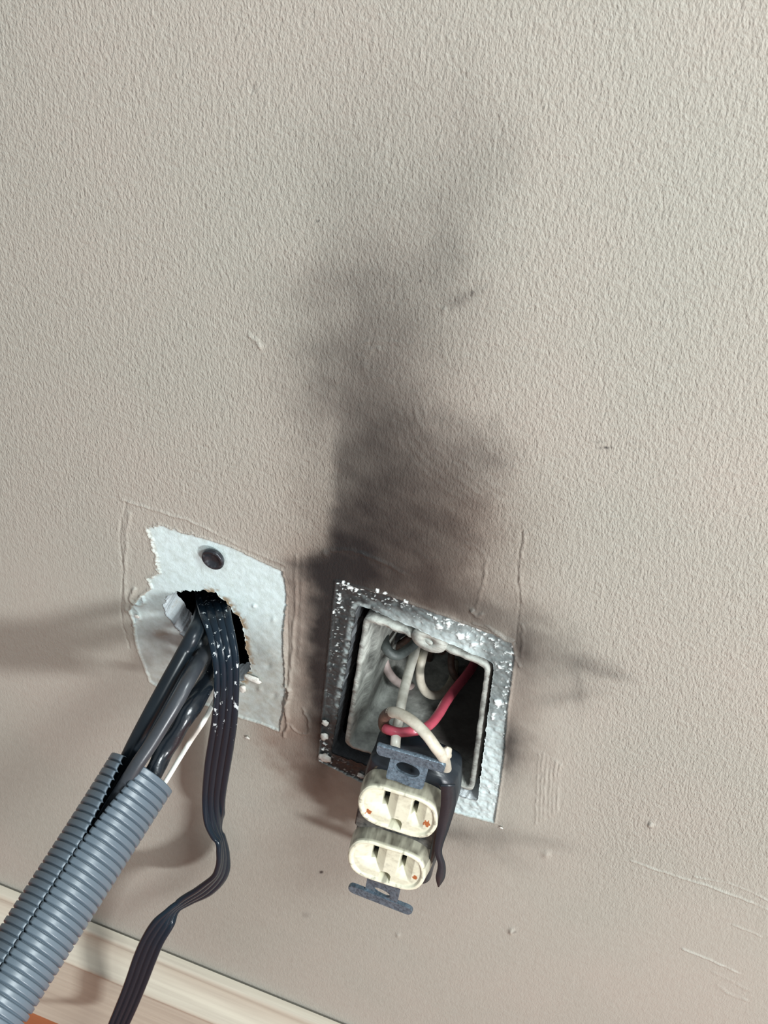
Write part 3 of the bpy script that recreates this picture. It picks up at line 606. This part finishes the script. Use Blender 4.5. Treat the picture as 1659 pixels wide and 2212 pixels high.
# faces: height field with rim, V grooves, blade slots and ground hole
def face(cv, seed, rusts):
    g = .00022; us = np.arange(-.01801, .01802, g); vs_ = np.arange(-.0150, .01501, g); R, hv, top = .0173, .0126, .0060
    U, Vv = np.meshgrid(us, vs_, indexing='ij')
    # distance to the edge of the clipped circle (rounded)
    def sd(u, v_):
        a = np.hypot(u, v_)-R; b = np.abs(v_)-hv; k_ = .0042; h_ = np.clip(.5+.5*(a-b)/k_, 0, 1); return -(b*(1-h_)+a*h_+k_*h_*(1-h_))
    D = sd(U, Vv)
    inner = sstep(.0014, .0024, D)
    dish = -.0011*inner
    for uc0, lw in ((-.0063, .0080), (.0063, .0016)):
        low_ = np.clip(-.0010-Vv, 0, .006); uc = uc0+low_*.75; dm = .0034*np.clip(1-low_/.0058, 0, 1); lww = lw+(low_*.9 if uc0 > 0 else 0)
        x = U-uc; fw = np.maximum(uc0+.0052-uc, .0006); tri = np.where(x < 0, np.clip(1+x/lww, 0, 1)**1.2, np.clip(1-x/fw, 0, 1)); dish = dish-inner*dm*tri
    Hh = top+dish
    def rect(uc, vc, hu, hv_): return (np.abs(U-uc) < hu) & (np.abs(Vv-vc) < hv_)
    slot = rect(-.0063, .0033, .0012, .0047) | rect(.0063, .0033, .0011, .0041)
    gr = (np.hypot(U, Vv+.0080) < .0026) & (Vv > -.0103) | (rect(0, -.0093, .0026, .0015))
    Hh = np.where(slot, -.0040, Hh); Hh = np.where(gr, np.minimum(Hh, -.0010), Hh)
    Hh = Hh-np.clip(.0007-D, 0, .0007)*.9                    # rounded outer edge
    Hh = Hh+(VN(seed)(U*300+9, Vv*300+9)-.5)*.00016
    inside = D > 0; nu, nv = U.shape; vid = -np.ones((nu, nv), int)
    Uc, Vc = U.copy(), Vv.copy()
    cell = (D[:-1,:-1]+D[1:,:-1]+D[1:,1:]+D[:-1,1:])/4 > 0
    used = np.zeros((nu, nv), bool)
    for a in (0, 1):
        for b in (0, 1): used[a:nu-1+a, b:nv-1+b] |= cell
    tot = np.zeros((nu, nv), int)
    for a in (0, 1):
        for b in (0, 1): tot[a:nu-1+a, b:nv-1+b] += cell
    bd = used & (tot < 4)
    gu, gv = np.gradient(D, g, g); gl = np.hypot(gu, gv)+1e-9
    Uc[bd] -= (D*gu/gl**2)[bd]; Vc[bd] -= (D*gv/gl**2)[bd]
    ids = np.where(used.ravel())[0]; vid.ravel()[ids] = np.arange(len(ids))
    V = np.stack([Uc.ravel()[ids], Vc.ravel()[ids]+cv, Hh.ravel()[ids]], 1).tolist()
    F = [(vid[i,j], vid[i+1,j], vid[i+1,j+1], vid[i,j+1]) for i, j in zip(*np.where(cell))]
    slot_shade = (slot*1.0)  # slot floors coloured dark to stand in for the shade inside them
    dirt_shade = list((np.maximum(slot_shade, np.clip((VN(seed+9).fbm(U*500+5, Vv*500+5, 4)-.56)*2.4, 0, .55)*(.35+.65*(D < .002)))).ravel()[ids])
    rust = np.zeros(U.shape)
    for (ru, rv, rs) in rusts: rust = np.maximum(rust, sstep(rs*1.15, rs*.8, np.hypot(U-ru, (Vv-rv)*.8)+(VN(seed+3)(U*1500+9, Vv*1500+9)-.5)*rs))
    rust = list(rust.ravel()[ids])
    # side wall, a little wider at the foot
    E = []; cp = np.pad(cell, 1)
    for i, j in zip(*np.where(cell)):
        if not cp[i, j+1]: E.append((vid[i,j+1], vid[i,j]))
        if not cp[i+2, j+1]: E.append((vid[i+1,j], vid[i+1,j+1]))
        if not cp[i+1, j]: E.append((vid[i,j], vid[i+1,j]))
        if not cp[i+1, j+2]: E.append((vid[i+1,j+1], vid[i,j+1]))
    bl = sorted({a for e in E for a in e}); im = {b: q for q, b in enumerate(bl)}; BV = np.array([V[b] for b in bl]); prev = {b: b for b in bl}
    for z, ex_ in ((.0040,.0002),(.0015,.0005),(-.0012,.0009),(-.0036,.0010)):
        st = len(V)
        for q, b in enumerate(bl):
            p = BV[q]; d = np.array([p[0], (p[1]-cv)*1.2]); d /= np.linalg.norm(d); V.append((p[0]+d[0]*ex_, p[1]+d[1]*ex_, z))
            dirt_shade.append(min(.9, .15+(.75 if p[1]-cv > .006 else .25)*float(VN(seed+21).fbm(np.array(p[0]*450+7), np.array(z*450+7), 4))*1.3*(1 if z < .008 else .5))); rust.append(0)
        for a, b in E: F.append((prev[a], prev[b], st+im[b], st+im[a]))
        prev = {b: st+q for q, b in enumerate(bl)}
    V = np.array(V); V[:,1] -= cv
    o = mesh('receptacle_face', V, F, M_ivory, dev); o.location = (0, cv, 0)
    for nm_, val in (('dirt_shade', dirt_shade), ('rust', rust)):
        a_ = o.data.attributes.new(nm_, 'FLOAT', 'POINT'); a_.data.foreach_set('value', np.array(val, dtype=np.float32))
    o.data.set_sharp_from_angle(angle=math.radians(38)); return o
face(.0180, 81, [(-.0122,-.0062,.0012),(.0128,-.0022,.0014)]); face(-.0180, 92, [(.0130,-.0025,.0011)])

# ------------------------------------------------------------------ black screw on the bare patch
M_screw = grimy('black_screw', (.028,.030,.036,1), (.10,.11,.12,1), 500, .5, .8, rough=.32, bump=.2, metal=.4)
sc0 = at((462,1205), -.0006); V = []; F = []; seg = 40
prof_s = [(0,.0004),(.0012,.0003),(.0020,.0005),(.0028,.0010),(.0035,.0016),(.0042,.0019),(.0047,.0018),(.0050,.0013),(.0050,.0006),(.0046,-.0004)]
for r, h_ in prof_s:
    for q in range(seg): a = 2*math.pi*q/seg; V.append((sc0[0]+r*math.cos(a)*1.0, sc0[1]-h_, sc0[2]+r*math.sin(a)*1.05))
for i in range(len(prof_s)-1):
    for q in range(seg): q2 = (q+1) % seg; F.append((i*seg+q, i*seg+q2, (i+1)*seg+q2, (i+1)*seg+q))
tag(mesh('screw', V, F, M_screw), 'black dished screw head in the bare patch above the round hole', 'screw')

# ------------------------------------------------------------------ cables out of the round hole
k = NT('glossy_black_cable'); v = k.coord()
fleck = k.ramp(k.noise(v, 480, 3, .6), [(.70, (0,0,0)), (.735, (1,1,1))])
k.set(k.mix(fleck, (.008,.012,.017,1), srgb(205,212,214)), .24, 0, .6); k.bump(k.noise(v, 130, 3), .35, .0012); M_gl = k.m
k = NT('satin_black_cable'); v = k.coord()
k.set(k.mix(k.ramp(k.noise(v, 70, 4), [(.4,(0,0,0)),(.7,(1,1,1))]), (.008,.013,.018,1), (.013,.019,.025,1)), .30, 0, .32); M_sat = k.m
M_gc = grimy('charcoal_cable', (.044,.050,.058,1), (.028,.033,.040,1), 60, rough=.32, bump=.05)
D0 = .822
def cable(keys, r, mat, label, **kw):
    P = crom([(at(k_[:2], k_[2]) if k_[3] == 'y' else atd(k_[:2], k_[2])) for k_ in keys], 10)
    V, F = tube_geo(P, r, 24, kw.get('wob', 0), 1); return tag(mesh('cable', V, F, mat), label, 'cable')
cable([(436,1262,.060,'y'),(440,1300,.034,'y'),(428,1350,.815,'d'),(398,1410,.810,'d'),(362,1475,.808,'d'),(324,1545,.808,'d'),(289,1612,.812,'d'),(262,1668,.817,'d'),(222,1745,.819,'d')], .0034, M_sat, 'leftmost satin black cable leaving the round hole')
cable([(480,1275,.062,'y'),(460,1322,.026,'y'),(440,1372,.822,'d'),(412,1425,.820,'d'),(378,1485,.818,'d'),(342,1550,.817,'d'),(306,1615,.820,'d'),(285,1680,.824,'d'),(252,1765,.824,'d')], .0034, M_sat, 'satin black cable between the leftmost and the charcoal one')
cable([(505,1315,.060,'y'),(480,1352,.014,'y'),(452,1388,.828,'d'),(432,1425,.810,'d'),(410,1465,.799,'d'),(386,1510,.797,'d'),(357,1558,.797,'d'),(326,1608,.798,'d'),(294,1655,.799,'d'),(266,1700,.802,'d'),(238,1745,.806,'d'),(212,1790,.808,'d')], .0029, M_gc, 'charcoal grey cable lying in the mouth of the split conduit')
cable([(500,1330,.055,'y'),(490,1380,.015,'y'),(468,1430,.838,'d'),(444,1478,.822,'d'),(414,1528,.811,'d'),(385,1574,.811,'d'),(356,1620,.813,'d'),(333,1668,.812,'d'),(292,1740,.812,'d')], .0040, M_gl, 'glossy black cable with white paint specks, right of the charcoal one', wob=.05)
P = crom([at((500,1420),.05), at((486,1480),.008), at((466,1510),-.012), at((455,1530),-.023), at((439,1560),-.040), atd((412,1600),.828), atd((387,1640),.823), atd((364,1678),.819), atd((345,1708),.817), atd((312,1765),.815)], 10)
V, F = tube_geo(P, .00105, 14); M_w2 = grimy('white_wire_jacket', srgb(236,236,228), srgb(205,202,192), 100, rough=.4, bump=.02, amt=.5)
tag(mesh('thin_wire', V, F, M_w2), 'thin white wire running into the top of the corrugated conduit', 'wire')

k = NT('flat_cable_black'); v = k.coord(); zs = k.n('ShaderNodeSeparateXYZ'); k.l(v, zs.inputs[0])
smear = k.math('MULTIPLY', k.math('MULTIPLY', k.math('ADD', zs.outputs[2], .047), 55, True), k.ramp(k.noise(k.coord((1, 1, .45)), 420, 4, .6), [(.625, (0,0,0)), (.66, (1,1,1))]))   # white paint smears near the hole
k.set(k.mix(smear, (.009,.017,.026,1), srgb(200,208,210)), .22, 0, .24); k.bump(k.noise(v, 300, 3), .12, .0004); M_flat = k.m
# flat four-strand cable, given by its two edges
c5 = lambda x, y: (x/3.072, 1550+y/3.072)
rk = [((420,1250),(478,1262),.045,.045),((421,1292),(488,1290),.016,.016),((431,1328),(500,1322),-.006,-.004),((446,1372),(508,1364),-.015,-.012),((459,1422),(515,1422),-.020,-.017),((462,1480),(517,1480),-.022,-.019),
      (c5(1408,0),c5(1575,0),-.0215,-.0190),(c5(1372,180),c5(1560,180),-.0200,-.0180),(c5(1350,340),c5(1530,340),-.0190,-.0165),(c5(1340,520),c5(1498,520),-.0180,-.0150),(c5(1356,650),c5(1484,640),-.0200,-.0130),(c5(1402,760),c5(1478,745),-.0220,-.0110),
      (c5(1436,840),c5(1492,830),-.0235,-.0120),(c5(1440,950),c5(1508,950),-.0235,-.0120),(c5(1405,1035),c5(1488,1070),-.0235,-.0130),(c5(1310,1110),c5(1400,1185),-.0245,-.0145),(c5(1200,1190),c5(1265,1250),-.0270,-.0170),
      (c5(1110,1265),c5(1190,1285),-.0310,-.0220),(c5(1010,1370),c5(1150,1370),-.0350,-.0290),(c5(930,1470),c5(1095,1490),-.0370,-.0330),(c5(878,1600),c5(1040,1610),-.0380,-.0350),(c5(830,1740),c5(990,1740),-.0390,-.0360),(c5(780,1880),c5(930,1880),-.0400,-.0370),(c5(715,2034),c5(862,2034),-.0410,-.0380),(c5(640,2200),c5(790,2200),-.042,-.040)]
L_ = np.array([at(a[0], a[2]) for a in rk]); R2 = np.array([at(a[1], a[3]) for a in rk])
dn = L_[-1]-L_[-2]; dn = dn/np.linalg.norm(dn)
for q in range(1, 4):
    L_ = np.vstack([L_, L_[-1]+np.array([-.006, -.012*q, -.018])*(1 if L_[-1][2] > ZFLOOR+.02 else 0)+np.array([-.012,-.02,0])]); R2 = np.vstack([R2, R2[-1]+(L_[-1]-L_[-2])])
L_[:,2] = np.maximum(L_[:,2], ZFLOOR+.003); R2[:,2] = np.maximum(R2[:,2], ZFLOOR+.003)
L_ = crom(L_, 9); R2 = crom(R2, 9); C = (L_+R2)/2; T = np.gradient(C, axis=0); T /= np.linalg.norm(T, axis=1)[:,None]
Wd = R2-L_; hw = np.linalg.norm(Wd, axis=1)/2; Wn = Wd-T*(Wd*T).sum(1)[:,None]; Wn /= np.linalg.norm(Wn, axis=1)[:,None]; Nn = np.cross(T, Wn)
# even out the strap's true width
hw = np.clip(hw*(np.abs((Wd/np.linalg.norm(Wd, axis=1)[:,None]*Wn).sum(1))), .0050, .0071); hw = np.convolve(np.pad(hw, 12, 'edge'), np.ones(25)/25, 'valid')
us = np.linspace(-1, 1, 61); lob = 4; hp = .0013*(.50+.50*np.abs(np.sin(np.pi*lob*(us+1)/2))**.6)*np.minimum(1, (1-np.abs(us))*18+.25)
V = []; F = []; m = 2*len(us)
for i in range(len(C)):
    for a, u in enumerate(us): V.append(C[i]+Wn[i]*hw[i]*u+Nn[i]*hp[a])
    for a, u in list(enumerate(us))[::-1]: V.append(C[i]+Wn[i]*hw[i]*u-Nn[i]*hp[a])
for i in range(len(C)-1):
    for a in range(m): b = (a+1) % m; F.append((i*m+a, i*m+b, (i+1)*m+b, (i+1)*m+a))
F.append(tuple(range(m))[::-1]); F.append(tuple((len(C)-1)*m+a for a in range(m)))
tag(mesh('flat_cable', V, F, M_flat), 'flat ribbed black cable hanging from the hole and twisting down past the baseboard', 'cable')

# ------------------------------------------------------------------ split corrugated conduit
k = NT('grey_conduit_plastic'); v = k.coord()
k.set(k.mix(k.noise(v, 60, 4), srgb(82,95,105), srgb(92,105,115)), .38, 0, .7); k.bump(k.noise(v, 700, 2), .06, .0003); M_con = k.m
keysC = [atd((308,1668),.815), atd((250,1758),.808), atd((190,1852),.800), atd((120,1961),.791), atd((50,2070),.782), atd((-30,2195),.772), atd((-110,2320),.764)]
last = keysC[-1]; dC = keysC[-1]-keysC[-2]
keysC += [last+dC*1.0+np.array([0,0,-.012]), last+dC*1.8+np.array([0,.002,-.055]), last+dC*2.2+np.array([0,0,-.11]), ]
P = crom(keysC, 40); s = np.r_[0, np.cumsum(np.linalg.norm(np.diff(P, axis=0), axis=1))]
pitch = .00355; step = pitch/12; ns = int(s[-1]/step); t = np.linspace(0, s[-1], ns); P = np.stack([np.interp(t, s, P[:,q]) for q in range(3)], 1)
for _ in range(3): P[1:-1] = (P[:-2]+P[1:-1]*2+P[2:])/4
T, _, _ = frames(P); R0 = .0149; V = []; F = []; SEG = 72
tocam = CP-P; vf = tocam-T*(tocam*T).sum(1)[:,None]; vf /= np.linalg.norm(vf, axis=1)[:,None]; vl = np.cross(T, vf)
if vl[0] @ RC[:,0] > 0: vl = -vl                      # vl points to the picture's left of the tube
vf[:] = vf[0]-T*(T @ vf[0])[:,None]; vf /= np.linalg.norm(vf, axis=1)[:,None]
vl2 = np.cross(T, vf); sg = 1 if (vl2[0] @ vl[0]) > 0 else -1; vl = vl2*sg
th0 = math.radians(24)
wj = VN(5)
for i in range(ns):
    ph = (t[i]/pitch) % 1; rib = np.clip(1.35*(1-abs(2*ph-1)**3.4), 0, 1); r = R0-.0024*(1-rib)
    half = np.interp(t[i], [0,.010,.022,.040,1], [.32,.24,.12,.018,.012])+.012*(1-rib)+.010*(float(wj(np.array(t[i]*900), np.array(1.)))-.5)*(t[i] > .02)
    a = np.linspace(th0+half, th0+2*math.pi-half, SEG)
    lift = np.interp(t[i], [0,.015,.035], [.0011,.0006,0])
    for side, rr in ((0, r), (1, r-.0009)):
        for q, aa in enumerate(a):
            e = lift*math.exp(-((q)/10.)**2)+lift*math.exp(-((SEG-1-q)/10.)**2); V.append(P[i]+(rr+e)*(math.cos(aa)*vf[i]+math.sin(aa)*vl[i]))
m = 2*SEG
loopi = list(range(SEG))+list(range(2*SEG-1, SEG-1, -1))
for i in range(ns-1):
    for a in range(m):
        p, q = loopi[a], loopi[(a+1) % m]; F.append((i*m+p, (i+1)*m+p, (i+1)*m+q, i*m+q))
for e in (0, ns-1):
    for a in range(SEG-1): F.append((e*m+a, e*m+a+1, e*m+SEG+a+1, e*m+SEG+a))
tag(mesh('split_conduit', V, F, M_con), 'grey corrugated split conduit sleeving the black cables', 'conduit')

# ------------------------------------------------------------------ plaster crumbs
M_cr = grimy('white_plaster', srgb(208,206,198), srgb(160,148,138), 400, rough=.85, bump=.6)
G = 'plaster crumbs stuck around the openings'
for i, (cx, cy, r, sx, lab) in enumerate([
    (703,1562,.0016,(1,.7,1.3),'pale round plaster crumb left of the box opening, upper of two'),
    (701,1591,.0019,(1,.7,1.1),'pale round plaster crumb left of the box opening, lower of two'),
    (702,1637,.0026,(1.2,.5,1.2),'largest plaster crumb at the lower left corner of the box opening'),
    (780,1676,.0013,(1.5,.6,1),'small plaster crumb on the lower edge left of the outlet'),
    (546,1466,.0021,(2.0,.5,.8),'white plaster flake right of the flat cable'),
    (524,1488,.0020,(.8,.5,1.2),'white broken plaster piece tucked behind the flat cable'),
    (534,1594,.0009,(1.2,.6,1),'tiny white plaster speck below the bare patch'),
    (1082,1788,.0006,(1.6,.5,.8),'tiny plaster speck below the lower right corner of the opening'),
    (296,1332,.0010,(1.3,.6,1),'small white speck at the left edge of the bare patch')]):
    tag(blob('plaster_crumb', at((cx, cy), -.0006), r, M_cr, None, i*3, sx, .28), lab, 'plaster crumb', G)
